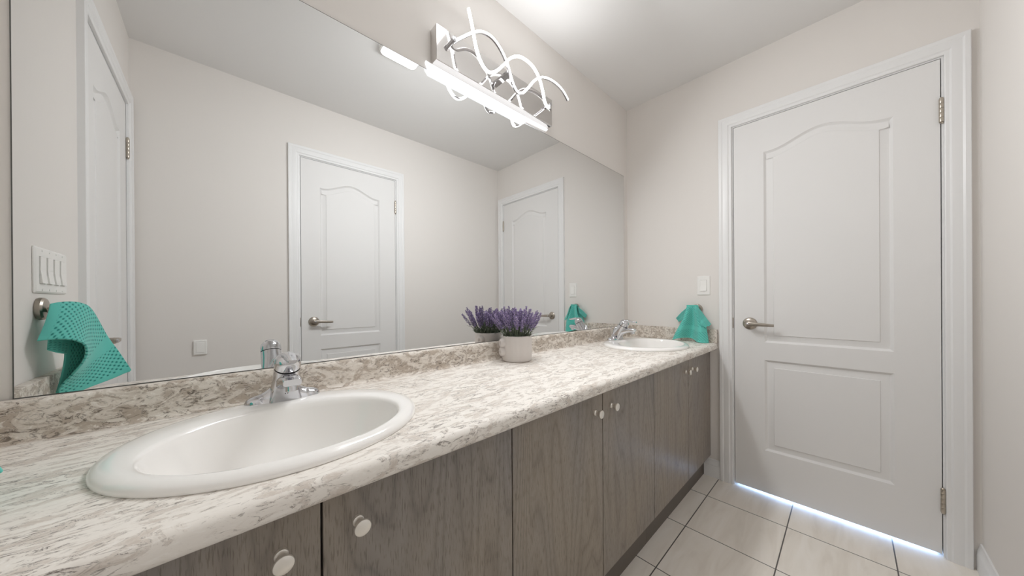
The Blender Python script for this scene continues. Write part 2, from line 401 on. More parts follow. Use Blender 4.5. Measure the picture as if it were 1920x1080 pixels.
def make_door(name, w, hand, loc, rz, label):
    root = thing(name, loc, label, 'door', rz, kind='structure')
    T = 0.035
    s = w / 0.7025
    px0, px1 = 0.134 * s, 0.580 * s
    holes = [panel_loop(px0, px1, 0.829 - GAP, 1.864 - GAP, 0.058), panel_loop(px0, px1, 0.242 - GAP, 0.734 - GAP)]
    mb = MB()
    mb.poly([(0, 0, 0), (w, 0, 0), (w, 0, SLAB_H), (0, 0, SLAB_H)], [[(p.x, 0, p.y) for p in h] for h in holes])
    prof = [(0, 0), (0.0022, 0.0022), (0.0075, 0.0092), (0.0105, 0.0108), (0.0130, 0.0108), (0.0240, 0.0085), (0.0360, 0.0058), (0.0385, 0.0052), (0.0405, 0.0020)]
    for h in holes:
        rs = []
        for d, dep in prof:
            rs.append([(p.x, dep, p.y) for p in offset_loop(h, d)])
        mb.rings(rs, True)
        mb.poly(rs[-1])
    # edges and back
    mb.add([(0, 0, 0), (w, 0, 0), (w, 0, SLAB_H), (0, 0, SLAB_H), (0, T, 0), (w, T, 0), (w, T, SLAB_H), (0, T, SLAB_H)],
           [(0, 1, 5, 4), (1, 2, 6, 5), (2, 3, 7, 6), (3, 0, 4, 7), (4, 5, 6, 7)])
    slab = mb.build('door_slab', M_DOOR, root, angle=28)
    # lever handle
    hx = 0.072 if hand == 'L' else w - 0.072
    sg = 1 if hand == 'L' else -1
    hz = 0.929 - GAP
    rose = MB().lathe([(0.033, 0), (0.033, 0.004), (0.030, 0.008), (0.022, 0.011), (0.012, 0.013), (0.0115, 0.045), (0.0, 0.045)],
                      (hx, 0, hz), (0, -1, 0), 36, True, False).build('door_handle', M_NICKEL, root)
    tag(rose, 'satin nickel lever handle')
    path = catmull([(hx - sg * 0.012, -0.047, hz), (hx + sg * 0.01, -0.05, hz), (hx + sg * 0.04, -0.051, hz - 0.001), (hx + sg * 0.078, -0.049, hz - 0.003), (hx + sg * 0.108, -0.046, hz - 0.004)], 20)
    rs = []
    for i, p in enumerate(path):
        u = i / 20
        hh = 0.0125 * (1 - 0.45 * u) * (0.55 + 0.45 * min(1, u / 0.12)); hd = 0.0075 * (1 - 0.25 * u)
        rs.append([(p.x, p.y + b_, p.z + a_) for a_, b_ in rrect(0, 0, hh, hd, min(hh, hd) * 0.8, 4)])
    MB().rings(rs, True, True, True).build('lever', M_NICKEL, rose)
    MB().lathe([(0.0055, 0), (0.0055, 0.004), (0.003, 0.0055)], (hx - sg * 0.001, -0.056, hz), (0, -1, 0), 16).build('lock_button', M_CHROME, rose)
    # latch strike in the jamb next to the lever
    ex = -0.012 if hand == 'L' else w + 0.004
    MB().rbox(ex, ex + 0.008, -0.0015, 0.012, hz - 0.03, hz + 0.03, 0.001).build('strike_plate', M_NICKEL, root)
    # hinges on the other side
    kx = w + 0.002 if hand == 'L' else -0.002
    for z in (0.2345 - GAP, 1.831 - GAP):
        hm = MB()
        for k in range(5):
            z0 = z - 0.0475 + k * 0.019
            hm.lathe([(0.0063, 0.0003), (0.0066, 0.0010), (0.0066, 0.0180), (0.0063, 0.0187)], (kx, -0.0065, z0), (0, 0, 1), 14)
        hm.lathe([(0.0046, 0), (0.0055, 0.003), (0.003, 0.006)], (kx, -0.0065, z + 0.0475), (0, 0, 1), 12)
        hm.lathe([(0.0046, 0), (0.0055, 0.003), (0.003, 0.006)], (kx, -0.0065, z - 0.0475), (0, 0, -1), 12)
        hm.build('hinge', M_HINGE, root)
    # jamb lining the opening, with the stop the slab closes on
    jm = MB(); D = 0.118
    for a, c_ in ((-m, -RV), (w + RV, w + m)):
        jm.box(a, c_, 0.001, D, -GAP, SLAB_H + RV + JT)
    jm.box(-RV, w + RV, 0.001, D, SLAB_H + RV, SLAB_H + RV + JT)
    jm.box(-RV, 0.009, T + 0.001, T + 0.012, -GAP, SLAB_H + RV).box(w - 0.009, w + RV, T + 0.001, T + 0.012, -GAP, SLAB_H + RV)
    jm.box(0.009, w - 0.009, T + 0.001, T + 0.012, SLAB_H - 0.009, SLAB_H + RV)
    jm.build('door_jamb', M_TRIM, root, smooth=False)
    return root

CAS = [(0, 0), (0, 0.009), (0.003, 0.011), (0.012, 0.011), (0.0145, 0.0125), (0.017, 0.0150), (0.030, 0.0165), (0.042, 0.0150), (0.045, 0.0165),
       (0.048, 0.018), (0.060, 0.018), (0.062, 0.0165), (0.062, 0)]     # (distance outwards, projection)
def make_casing(name, w, loc, rz, label):
    r = 0.009; top = SLAB_H + 0.008; n = len(CAS); mb = MB()
    rs = []
    for k in range(4):
        ring = []
        for d, h in CAS:
            d += r
            x = -d if k < 2 else w + d
            z = -GAP if k in (0, 3) else top + d - r
            ring.append((x, -h, z))
        rs.append(ring)
    mb.rings(rs, True, True, True)
    o = mb.build(name, M_TRIM, smooth=True, angle=25)
    o.location = loc; o.rotation_euler = (0, 0, rz)
    return tag(o, label, 'door casing', kind='structure')

loc1 = (L, DOORS['end']['y'], GAP)
make_door('door_1', DOORS['end']['w'], 'L', loc1, -math.pi / 2, 'large white two-panel door straight ahead on the end wall, with daylight under it')
make_casing('trim_1', DOORS['end']['w'], loc1, -math.pi / 2, 'white moulded casing round the large door on the end wall')
loc2 = (DOORS['opp']['x'], -W, GAP)
make_door('door_2', DOORS['opp']['w'], 'R', loc2, math.pi, 'white two-panel door reflected in the middle of the mirror')
make_casing('trim_2', DOORS['opp']['w'], loc2, math.pi, 'white casing round the door reflected in the middle of the mirror')
loc3 = (X0, DOORS['left']['y'], GAP)
make_door('door_3', DOORS['left']['w'], 'R', loc3, math.pi / 2, 'white two-panel door reflected at the far left of the mirror')
make_casing('trim_3', DOORS['left']['w'], loc3, math.pi / 2, 'white casing round the door reflected at the far left of the mirror')

# baseboards: profile swept along straight runs
BASE = [(0, 0), (0.013, 0), (0.013, 0.062), (0.011, 0.070), (0.0125, 0.074), (0.0095, 0.082), (0.006, 0.092), (0.0045, 0.103), (0, 0.106)]
def baseboard(name, a, c_, label):
    """a, c_: floor points on the wall; the board stands to the left of a -> c_"""
    a, c_ = Vector((*a, 0)), Vector((*c_, 0)); d = (c_ - a).normalized(); nn = Vector((-d.y, d.x, 0))
    o = MB().rings([[p + nn * x + Vector((0, 0, z)) for x, z in BASE] for p in (a, c_)], True, True, True).build(name, M_TRIM, angle=25)
    return tag(o, label, 'baseboard', kind='structure')
cw = 0.062 + 0.009
baseboard('baseboard_right', (L, DOORS['end']['y'] + cw), (L, -0.478), 'short white baseboard between the vanity and the large door casing')
baseboard('baseboard_back', (DOORS['opp']['x'] + cw, -W), (L, -W), 'white baseboard beside the large door, running along the side wall')
baseboard('baseboard_back_near', (X0, -W), (DOORS['opp']['x'] - DOORS['opp']['w'] - cw, -W), 'white baseboard under the blank wall plate opposite the mirror')
baseboard('baseboard_left', (X0, -0.55), (X0, DOORS['left']['y'] + DOORS['left']['w'] + cw), 'short white baseboard between the vanity and the left door casing')

# ------------------------------------------------------------------ vanity cabinets
DOOR_Y, CARC_Y, DZ0, DZ1 = -0.5125, -0.4935, 0.127, 0.764
def knob_mb(x, z):
    return MB().lathe([(0.0088, 0), (0.0092, 0.002), (0.0088, 0.006), (0.0062, 0.0085), (0.0056, 0.0115), (0.0075, 0.0160), (0.0115, 0.0220), (0.0132, 0.0250), (0.0134, 0.0265),
                       (0.0126, 0.0284), (0.0095, 0.0298), (0.004, 0.0305), (0.0008, 0.0307)], (x, DOOR_Y, z), (0, -1, 0), 32)
CABS = [(0.630, 1.0735, 1.488, 'near the front sink, at the left of the photo', 0.053),
        (1.488, 1.910, 2.325, 'in the middle of the row, below the flower pot', 0.051),
        (2.325, 2.752, 3.135, 'at the far end of the row, below the far sink', 0.050)]
for a, mid, c_, where, kd in CABS:
    root = thing('vanity_cabinet', (a, -0.25, 0), 'grey-brown oak two-door vanity cabinet ' + where, 'cabinet', group='oak vanity cabinets under the worktop')
    def loc_build(mb, name, mt, par=root, **k):
        for v in mb.v: v -= Vector((a, -0.25, 0))
        return mb.build(name, mt, par, **k)
    e = 0.0006
    mb = MB().box(a + e, a + 0.016, CARC_Y, -0.001, 0.1, 0.7655).box(c_ - 0.016, c_ - e, CARC_Y, -0.001, 0.1, 0.7655)
    mb.box(a + 0.016, c_ - 0.016, CARC_Y, -0.001, 0.1, 0.116).box(a + 0.016, c_ - 0.016, -0.007, -0.001, 0.116, 0.7655)
    mb.box(a + 0.016, c_ - 0.016, CARC_Y, CARC_Y + 0.016, 0.70, 0.7655)
    loc_build(mb, 'carcass', M_CARC, smooth=False)
    loc_build(MB().box(a + e, c_ - e, -0.4755, -0.459, 0.0005, 0.0998), 'toe_kick', M_TOE, smooth=False)
    for x0, x1, kx in ((a, mid, mid - kd), (mid, c_, mid + kd)):
        d = loc_build(MB().rbox(x0 + 0.0018, x1 - 0.0018, DOOR_Y, CARC_Y - 0.0005, DZ0, DZ1, 0.0008, 1), 'door', M_OAK, smooth=False)
        k = loc_build(knob_mb(kx, 0.698), 'knob', M_NICKEL_L, d)
        tag(k, 'round satin nickel knob')

# ------------------------------------------------------------------ worktop with two oval cut-outs
SINKS = [(1.065, -0.290), (2.744, -0.290)]
ct = thing('countertop', (L, -0.28, TOP), 'long cream and brown stone-pattern laminate worktop with both sinks set in it', 'countertop')
def loc_ct(mb, name, mt, **k):
    for v in mb.v: v -= Vector((L, -0.28, TOP))
    return mb.build(name, mt, ct, **k)
xa, xb = X0 + 0.001, L - 0.001
nose = [(-0.534, 0.806), (-0.5405, 0.8050), (-0.5465, 0.8015), (-0.5505, 0.7960), (-0.552, 0.789), (-0.552, 0.778), (-0.5505, 0.7725), (-0.546, 0.769), (-0.541, 0.768), (-0.48, 0.768)]
mb = MB()
mb.poly([(xa, -0.534, TOP), (xb, -0.534, TOP), (xb, -0.001, TOP), (xa, -0.001, TOP)], [ellipse(sx, sy, 0.242, 0.202, TOP) for sx, sy in SINKS])
mb.rings([[(x, y, z) for y, z in nose] for x in (xa, xb)], False)
for sx_, sy_ in SINKS:
    mb.rings([ellipse(sx_, sy_, 0.242, 0.202, TOP), ellipse(sx_, sy_, 0.242, 0.202, 0.77)], True)
mb.box(xa, xb, -0.07, -0.001, 0.768, 0.79)
loc_ct(mb, 'worktop', M_STONE, recalc=False, angle=40)
def bs_prof():
    P = [(-0.001, 0.8062), (-0.034, 0.8062), (-0.027, 0.8075), (-0.0225, 0.811), (-0.0205, 0.8165), (-0.020, 0.823)]
    P += [(-0.020, 0.872), (-0.0190, 0.878), (-0.0160, 0.8825), (-0.0115, 0.8845), (-0.001, 0.8845)]
    return P
loc_ct(MB().rings([[(x, y, z) for y, z in bs_prof()] for x in (xa, xb)], True, True, True), 'backsplash', M_SPLASH, angle=40)
for x0, x1 in ((xa, xa + 0.019), (xb - 0.019, xb)):
    loc_ct(MB().rbox(x0, x1, -0.5515, -0.0205, 0.8063, 0.8862, 0.0012, 1), 'side_splash', M_SPLASH, smooth=False)

# ------------------------------------------------------------------ sinks
def make_sink(cx, cy, label):
    root = thing('sink', (cx, cy, TOP), label, 'sink', group='white oval drop-in sinks')
    dv = Vector((cx, cy, TOP))
    prof = [(0, .240, .200, .8065), (0, .256, .216, .8066), (0, .2565, .2165, .8095), (0, .2555, .2155, .814), (0, .2515, .2115, .8185), (0, .245, .205, .8215), (-.001, .237, .197, .8228),
            (-.012, .224, .182, .8230), (-.030, .2095, .164, .8222), (-.033, .2055, .160, .8200), (-.034, .2025, .157, .8150), (-.034, .199, .1535, .805), (-.033, .190, .146, .780), (-.031, .174, .132, .745),
            (-.027, .146, .108, .705), (-.022, .105, .075, .680), (-.016, .055, .042, .669), (-.012, .024, .024, .666)]
    rs = [[Vector(p) - dv for p in ellipse(cx, cy + dy, a, b_, z, 96)] for dy, a, b_, z in prof]
    MB().rings(rs, True, False, True).build('basin', M_PORC, root, angle=60)
    dr = MB().lathe([(0.022, 0.0), (0.022, 0.002), (0.0185, 0.003), (0.0165, 0.0012), (0.001, 0.0016)], Vector((cx, cy - .012, .6662)) - dv, (0, 0, 1), 28)
    dr.build('drain', M_CHROME, root)
    return root
s1 = make_sink(*SINKS[0], 'large white oval drop-in sink in front, nearest the camera')
s2 = copy_tree(s1); s2.location = (SINKS[1][0], SINKS[1][1], TOP)
s2['label'] = 'white oval drop-in sink at the far end of the worktop, beside the end wall'

# ------------------------------------------------------------------ faucets (local: x along the wall, -y to the user)
def make_faucet(loc, label):
    root = thing('faucet', loc, label, 'faucet', group='chrome single-lever faucets')
    # deck plate with two wings that sweep up into the body
    rs = []
    n = 48
    for i in range(n + 1):
        x = -0.079 + 0.158 * i / n; u = abs(x) / 0.079
        d = 0.0265 * math.sqrt(max(0.0004, 1 - max(0, (u - 0.55) / 0.45) ** 2.2)) * (1 - 0.10 * min(u / 0.6, 1))
        h = 0.0175 * math.sqrt(max(0.0025, 1 - max(0, (u - 0.66) / 0.34) ** 2)) + 0.060 * max(0, 1 - u / 0.80) ** 2.3
        rs.append([(x, d * math.cos(math.pi * j / 14) * (1 - 0.35 * math.sin(math.pi * j / 14) * (h > .02)), h * math.sin(math.pi * j / 14) ** 0.8) for j in range(15)])
    MB().rings(rs, False).build('deck_plate', M_CHROME, root, angle=60)
    # body: flat-fronted foot turning into a cylinder that leans out over the bowl
    rs = []
    prof = [(0.0, .0345, .0280, -0.002), (0.008, .0328, .0275, -0.004), (0.022, .0298, .0266, -0.009), (0.037, .0278, .0258, -0.017), (0.052, .0270, .0256, -0.027), (0.069, .0266, .0260, -0.0385), (0.086, .0266, .0262, -0.050)]
    for z, hw, hd, y in prof:
        k = min(1, z / 0.07); rr = hw * (0.30 + 0.69 * k)
        rs.append([(px, y + py, z + 0.50 * py * min(1, z / 0.05)) for px, py in rrect(0, 0, hw, hd, min(rr, hd * 0.99), 8)])
    body = MB().rings(rs, True, False, True).build('body', M_CHROME, root, angle=50)
    ax = Vector((0, -0.50, 1)).normalized()
    MB().lathe([(0.0256, 0.0), (0.0256, 0.0036)], Vector((0, -0.0500, 0.0850)), ax, 40).build('collar', M_DARK, body)
    # spout
    path = catmull([(0, -0.020, 0.040), (0, -0.045, 0.049), (0, -0.075, 0.0575), (0, -0.100, 0.0615), (0, -0.121, 0.0615)], 22)
    rs = []
    for i, p in enumerate(path):
        u = i / 22; hw = 0.0235 - 0.0060 * u; hh = 0.0190 - 0.0085 * u
        if u > 0.86: hh *= 1 - 0.30 * (u - 0.86) / 0.14
        rs.append([(px, p.y - 0.25 * pz, p.z + pz) for px, pz in rrect(0, 0, hw, hh, hh * 0.7, 6)])
    sp = MB().rings(rs, True, True, True).build('spout', M_CHROME, root, angle=50)
    MB().lathe([(0.0118, 0), (0.0118, 0.013), (0.009, 0.014), (0.008, 0.010)], (0, -0.106, 0.053), (0, -0.25, -1), 24, False, True).build('aerator', M_CHROME, sp)
    # temperature mark: two short bars on the front of the foot
    for dx in (-0.0028, 0.0022):
        MB().rbox(dx - 0.0009, dx + 0.0009, -0.0392, -0.0340, 0.0195, 0.0260, 0.0003, 1).build('temperature_mark', M_DARK, body)
    # domed cap with a slim lever
    og = Vector((0, -0.0518, 0.0884))
    hd = MB().lathe([(0.0268, 0), (0.0272, 0.004), (0.0270, 0.014), (0.0252, 0.0225), (0.0205, 0.0290), (0.0125, 0.0330), (0.0045, 0.0345), (0.0003, 0.0347)], og, ax, 44)
    handle = hd.build('handle', M_CHROME, root, angle=60)
    path = catmull([(0, -0.064, 0.1155), (0, -0.082, 0.1165), (0, -0.102, 0.1135), (0, -0.118, 0.1110), (0, -0.131, 0.1105)], 22)
    rs = []
    for i, p in enumerate(path):
        u = i / 22; hw = 0.0150 - 0.0060 * math.sin(math.pi * min(u * 1.1, 1) * .5)
        hh = 0.0080 - 0.0048 * u
        if u > 0.9: hw *= 1 - 0.25 * (u - 0.9) / 0.1
        rs.append([(px, p.y, p.z + pz) for px, pz in rrect(0, 0, hw, hh, hh * 0.9, 5)])
    MB().rings(rs, True, True, True).build('lever', M_CHROME, handle, angle=50)
    # lift rod for the drain at the back
    MB().tube([(0, 0.028, 0.006), (0, 0.031, 0.05), (0, 0.031, 0.066)], 0.0022, 10).lathe([(0.0022, 0), (0.0048, 0.003), (0.0048, 0.007), (0.001, 0.010)], (0, 0.031, 0.064), (0, 0, 1), 14).build('lift_rod', M_CHROME, root)
    return root
FZ = 0.8229
f1 = make_faucet((1.078, -0.106, FZ), 'chrome single-lever faucet on the near sink, in front of the mirror')
f2 = copy_tree(f1); f2.location = (2.754, -0.106, FZ)
f2['label'] = 'chrome single-lever faucet on the far sink, near the end wall'

# ------------------------------------------------------------------ mirror
mr = thing('wall_mirror', (1.87, 0.0, 0.8848), 'wide frameless mirror above the worktop, filling most of the wall', 'mirror')
mx0, mx1, mz0, mz1 = 0.6675, 3.079, 0.8852, 1.9434
dv = Vector((1.87, 0, 0.8848))
mb = MB(); mb.add([Vector(p) - dv for p in ((mx0 + .0018, 0, mz0 + .0015), (mx1 - .0015, 0, mz0 + .0015), (mx1 - .0015, 0, mz1 - .0018), (mx0 + .0018, 0, mz1 - .0018))], [(0, 1, 2, 3)])
mb.build('mirror_glass', M_MIRROR, mr, smooth=False, recalc=False)
mb = MB().box(mx0, mx1, 0.0004, 0.0046, mz0, mz1)
for v in mb.v: v -= dv
mb.build('mirror_back', M_MEDGE, mr, smooth=False)

# ------------------------------------------------------------------ vanity light
vl = thing('vanity_light', (1.8975, 0.0, 2.036), 'chrome wall light with wavy glowing LED ribbons above the mirror', 'wall light')
def loc_vl(mb, name, mt, par=vl, **k):
    for v in mb.v: v -= Vector((1.8975, 0, 2.036))
    return mb.build(name, mt, par, **k)
loc_vl(MB().rbox(1.56, 2.235, -0.040, 0.0045, 1.968, 2.1035, 0.0012, 1), 'backplate', M_POLISH, smooth=False)
def ribbon(pts, n, flip):
    """square channel along a curve: returns (white diffuser MB, chrome channel MB)"""
    P = catmull(pts, n); hw, hd = 0.0050, 0.0056
    wr, cr = [], []
    for i, p in enumerate(P):
        t = (P[min(i + 1, n)] - P[max(i - 1, 0)]).normalized()
        fy = Vector((0, -1, 0)); fy = (fy - t * fy.dot(t)).normalized()
        nn = t.cross(fy).normalized() * flip
        wr.append([p + nn * x + fy * y for x, y in ((-hw * .2, -hd * .55), (hw * .55, -hd), (hw, -hd * .55), (hw, hd * .45), (hw * .5, hd), (-hw * .5, hd), (-hw * .97, hd * .5))])
        cr.append([p + nn * x + fy * y for x, y in ((-hw, hd * .42), (-hw, -hd), (hw * .52, -hd * 1.02), (-hw * .22, -hd * .5))])
    return MB().rings(wr, True, True, True), MB().rings(cr, True, True, True)
yA = -0.112
tubeA = [(1.655, yA, 2.166), (1.672, yA, 2.11), (1.688, yA, 2.045), (1.710, yA, 1.998), (1.745, yA, 1.974), (1.785, yA, 1.992), (1.825, yA, 2.035), (1.868, yA, 2.088), (1.915, yA, 2.122), (1.965, yA, 2.132), (2.015, yA, 2.124),
         (2.055, yA, 2.092), (2.078, yA, 2.045), (2.092, yA, 2.002), (2.110, yA, 1.985), (2.135, yA + .012, 1.995), (2.163, yA + .035, 2.022), (2.185, -0.052, 2.046)]
yB = -0.098
tubeB = [(1.628, -0.050, 2.062), (1.650, -0.072, 2.078), (1.690, yB, 2.105), (1.735, yB, 2.132), (1.785, yB, 2.136), (1.83, yB, 2.112), (1.868, yB, 2.066), (1.893, yB, 2.012), (1.920, yB, 1.980), (1.955, yB, 1.988),
         (1.995, yB, 2.03), (2.040, yB, 2.085), (2.090, yB, 2.122), (2.145, yB, 2.138), (2.20, yB, 2.140), (2.25, yB, 2.128), (2.293, yB, 2.100)]
for pts, fl in ((tubeA, 1), (tubeB, -1)):
    pts = [Vector(p) for p in pts]
    wm_, cm_ = ribbon(pts, 110, fl)
    ch = loc_vl(cm_, 'ribbon_channel', M_CHROME, angle=50)
    loc_vl(wm_, 'glowing_diffuser', M_LED, ch, angle=50)
bar = []  # added to the fixture: its glow makes the bright band along the mirror top
for x, k in ((1.532, 0.25), (1.538, 0.7), (1.548, 1.0), (2.055, 1.0), (2.075, 0.55), (2.225, 0.38), (2.232, 0.2)):
    bar.append([(x, -0.0080 + 0.006 * math.cos(2 * math.pi * j / 20), 1.9665 - 0.021 * k + 0.021 * k * math.sin(2 * math.pi * j / 20)) for j in range(20)])
loc_vl(MB().rings(bar, True, True, True), 'added_glow_bar', M_BAR, angle=60)
for (x, z) in ((1.620, 2.058), (2.188, 2.047)):
    p = loc_vl(MB().lathe([(0.008, 0), (0.008, 0.022), (0.0095, 0.023), (0.0095, 0.031), (0.001, 0.032)], (x, -0.040, z), (0, -1, 0), 20), 'post', M_CHROME)
loc_vl(MB().rbox(1.87, 1.90, -0.094, -0.040, 2.04, 2.052, 0.002, 1), 'post', M_CHROME)

# what the ribbons throw out into the room, away from the wall
for watts, tilt, yy, zz in ((VANITY_WATTS, -48, -0.122, 0.015), (VANITY_UP_WATTS, -135, -0.118, 0.085)):
    al = bpy.data.lights.new('vanity_light_glow', 'AREA'); al.shape = 'RECTANGLE'; al.size = 0.70; al.size_y = 0.13
    al.energy = watts; al.color = (0.97, 0.985, 1.0)
    ao = bpy.data.objects.new('vanity_light_glow', al); LINK(ao); ao.parent = vl
    ao.location = (0, yy, zz); ao.rotation_euler = (math.radians(tilt), 0, 0)

# square luminous ceiling fan light, seen only reflected at the mirror's top edge
cf = thing('ceiling_fan_light', (1.70, -0.48, H), 'square white luminous ceiling panel reflected at the top edge of the mirror', 'ceiling light')
fr_ = MB()
oz = -0.0005
outer = [(x, y) for x, y in rrect(0, 0, 0.105, 0.155, 0.03, 6)]
inner = [(x, y) for x, y in rrect(0, 0, 0.098, 0.148, 0.026, 6)]
rs = [[(x, y, oz) for x, y in outer], [(x, y, -0.022) for x, y in outer], [(x, y, -0.028) for x, y in inner]]
fr_.rings(rs, True)
fr_.build('frame', M_PLATE, cf, angle=30)
MB().rings([[(x, y, -0.028) for x, y in inner], [(x * .98, y * .98, -0.0325) for x, y in inner], [(x * .6, y * .6, -0.036) for x, y in inner]], True, False, True).build('luminous_lens', M_PANEL, cf, angle=60)

# ------------------------------------------------------------------ switches and wall plates (local: x right, -y out of the wall)
def plate(name, loc, rz, w, h, n, label, cat):
    root = thing(name, loc, label, cat, rz)
    mb = MB()
    o = rrect(0, 0, w / 2, h / 2, 0.004, 3); i_ = rrect(0, 0, w / 2 - 0.004, h / 2 - 0.004, 0.003, 3)
    mb.rings([[(x, -0.0005, z) for x, z in o], [(x, -0.0025, z) for x, z in o], [(x, -0.0058, z) for x, z in i_]], True, True, True)
    mb.build('wall_plate', M_PLATE, root, angle=30)
    for k in range(n):
        cx = (k - (n - 1) / 2) * 0.046
        MB().box(cx - 0.0172, cx + 0.0172, -0.0062, -0.0056, -0.0342, 0.0342).build('switch_frame', M_GREY, root, smooth=False)
        rk = MB()
        a, hh = 0.0164, 0.0332
        side = [(-0.0060, -hh), (-0.0108, -hh), (-0.0076, 0.0), (-0.0082, hh), (-0.0060, hh)]
        rk.rings([[(x, y, z) for y, z in side] for x in (cx - a, cx + a)], True, True, True)
        rk.build('rocker', M_PLATE_IN, root, smooth=False)
        for z in (0.0485, -0.0485):
            if h > 0.1:
                MB().lathe([(0.003, 0), (0.0026, 0.0012), (0.0004, 0.0014)], (cx, -0.0057, z), (0, -1, 0), 12).build('screw', M_PLATE, root)
    return root
plate('light_switch', (L, -0.4795, 1.149), -math.pi / 2, 0.070, 0.117, 1, 'single white rocker switch on the end wall above the teal towel', 'light switch')
plate('light_switch', (X0, -0.36, 1.150), math.pi / 2, 0.214, 0.114, 4, 'white four-gang rocker switch reflected at the far left of the mirror', 'light switch')
op = thing('wall_plate', (0.882, -W, 0.811), 'small square white wall plate reflected low on the wall left of the middle door', 'wall plate', math.pi)
mb = MB()
o_ = rrect(0, 0, 0.028, 0.041, 0.004, 3); i_ = rrect(0, 0, 0.0245, 0.0375, 0.003, 3)
mb.rings([[(x, -0.0005, z) for x, z in o_], [(x, -0.010, z) for x, z in o_], [(x, -0.013, z) for x, z in i_]], True, True, True)
mb.build('plate_body', M_PLATE, op, angle=30)
MB().rbox(-0.017, 0.017, -0.0155, -0.012, -0.028, 0.028, 0.001, 1).build('plate_insert', M_PLATE_IN, op, smooth=False)

# ------------------------------------------------------------------ wall hooks and teal washcloths
def make_hook(loc, rz, label):
    root = thing('wall_hook', loc, label, 'wall hook', rz, group='round nickel wall hooks')
    MB().lathe([(0.0265, 0.0), (0.0280, 0.003), (0.0278, 0.009), (0.0250, 0.0125), (0.017, 0.0145), (0.0005, 0.015)], (0, -0.0005, 0), (0, -1, 0), 36).build('escutcheon', M_NICKEL, root)
    MB().lathe([(0.0075, 0.014), (0.0068, 0.02), (0.0068, 0.036), (0.0095, 0.039), (0.0100, 0.043), (0.0085, 0.047), (0.001, 0.049)], (0, 0, -0.004), (0, -1, 0.06), 24).build('peg', M_NICKEL, root)
    return root
make_hook((X0, -0.284, 1.0535), math.pi / 2, 'round nickel hook under the four-gang switch, holding the large reflected teal washcloth')
make_hook((L, -0.446, 1.0085), -math.pi / 2, 'round nickel hook on the end wall under the single switch, holding a teal washcloth')

def coons(c0, c1, d0, d1, nu, nv, bulge=None):
    """surface between c0 (v=0) and c1 (v=1), d0 (u=0) and d1 (u=1)"""
    c0, c1, d0, d1 = catmull(c0, nu), catmull(c1, nu), catmull(d0, nv), catmull(d1, nv)
    P00, P10, P01, P11 = c0[0], c0[-1], c1[0], c1[-1]; G = []
    for j in range(nv + 1):
        v = j / nv; row = []
        for i in range(nu + 1):
            u = i / nu
            p = c0[i] * (1 - v) + c1[i] * v + d0[j] * (1 - u) + d1[j] * u - (P00 * (1 - u) * (1 - v) + P10 * u * (1 - v) + P01 * (1 - u) * v + P11 * u * v)
            if bulge: p = p + Vector(bulge(u, v))
            row.append(p)
        G.append(row)
    return G
def cloth_object(name, grids, loc, label, cat, group, swap):
    """grids: list of (grid, swap) joined in one mesh with UVs in metres"""
    bm = bmesh.new(); uvl = bm.loops.layers.uv.new('UVMap'); lv = Vector(loc)
    for G, sw in zip(grids, swap):
        nv_, nu_ = len(G), len(G[0])
        V = [[bm.verts.new(p - lv) for p in row] for row in G]
        A = [[0.0] * nu_ for _ in G]; B = [[0.0] * nu_ for _ in G]
        for j in range(nv_):
            for i in range(1, nu_): A[j][i] = A[j][i - 1] + (G[j][i] - G[j][i - 1]).length
        for i in range(nu_):
            for j in range(1, nv_): B[j][i] = B[j - 1][i] + (G[j][i] - G[j - 1][i]).length
        for j in range(nv_ - 1):
            for i in range(nu_ - 1):
                f = bm.faces.new((V[j][i], V[j][i + 1], V[j + 1][i + 1], V[j + 1][i])); f.smooth = True
                for lp, (jj, ii) in zip(f.loops, ((j, i), (j, i + 1), (j + 1, i + 1), (j + 1, i))):
                    a, b_ = A[jj][ii], B[jj][ii]
                    lp[uvl].uv = (b_, a / A[jj][-1] * 0.3) if sw else (a, b_ / B[-1][ii] * 0.3)
    me = bpy.data.meshes.new(name); bm.to_mesh(me); bm.free(); me.materials.append(M_TOWEL)
    o = bpy.data.objects.new(name, me); LINK(o); o.location = lv
    md = o.modifiers.new('thick', 'SOLIDIFY'); md.thickness = 0.0045; md.offset = 0
    md = o.modifiers.new('smooth', 'SUBSURF'); md.levels = 1; md.render_levels = 1
    return tag(o, label, cat, group)

# left washcloth: hangs from the hook on the left wall, one flap folded over in front
fold = [(0.650, -0.262, 1.066), (0.668, -0.283, 1.071), (0.686, -0.310, 1.068), (0.699, -0.338, 1.049), (0.719, -0.378, 0.971), (0.740, -0.386, 0.922), (0.7640, -0.386, 0.864)]
hem1 = [(0.650, -0.262, 1.066), (0.649, -0.238, 1.022), (0.644, -0.208, 0.979)]
edge = [(0.644, -0.208, 0.979), (0.661, -0.214, 0.980), (0.677, -0.222, 0.979), (0.692, -0.234, 0.974), (0.704, -0.250, 0.961), (0.7065, -0.258, 0.941), (0.700, -0.262, 0.917), (0.684, -0.266, 0.889), (0.662, -0.271, 0.857), (0.655, -0.277, 0.832)]
hem2 = [(0.7640, -0.386, 0.864), (0.733, -0.366, 0.849), (0.700, -0.330, 0.838), (0.674, -0.298, 0.829), (0.655, -0.277, 0.832)]
gA = coons(fold, edge, hem1, hem2, 44, 30, lambda u, v: (0, 0.012 * math.sin(math.pi * v) * math.sin(2.2 * math.pi * u) * (1 - u), 0))
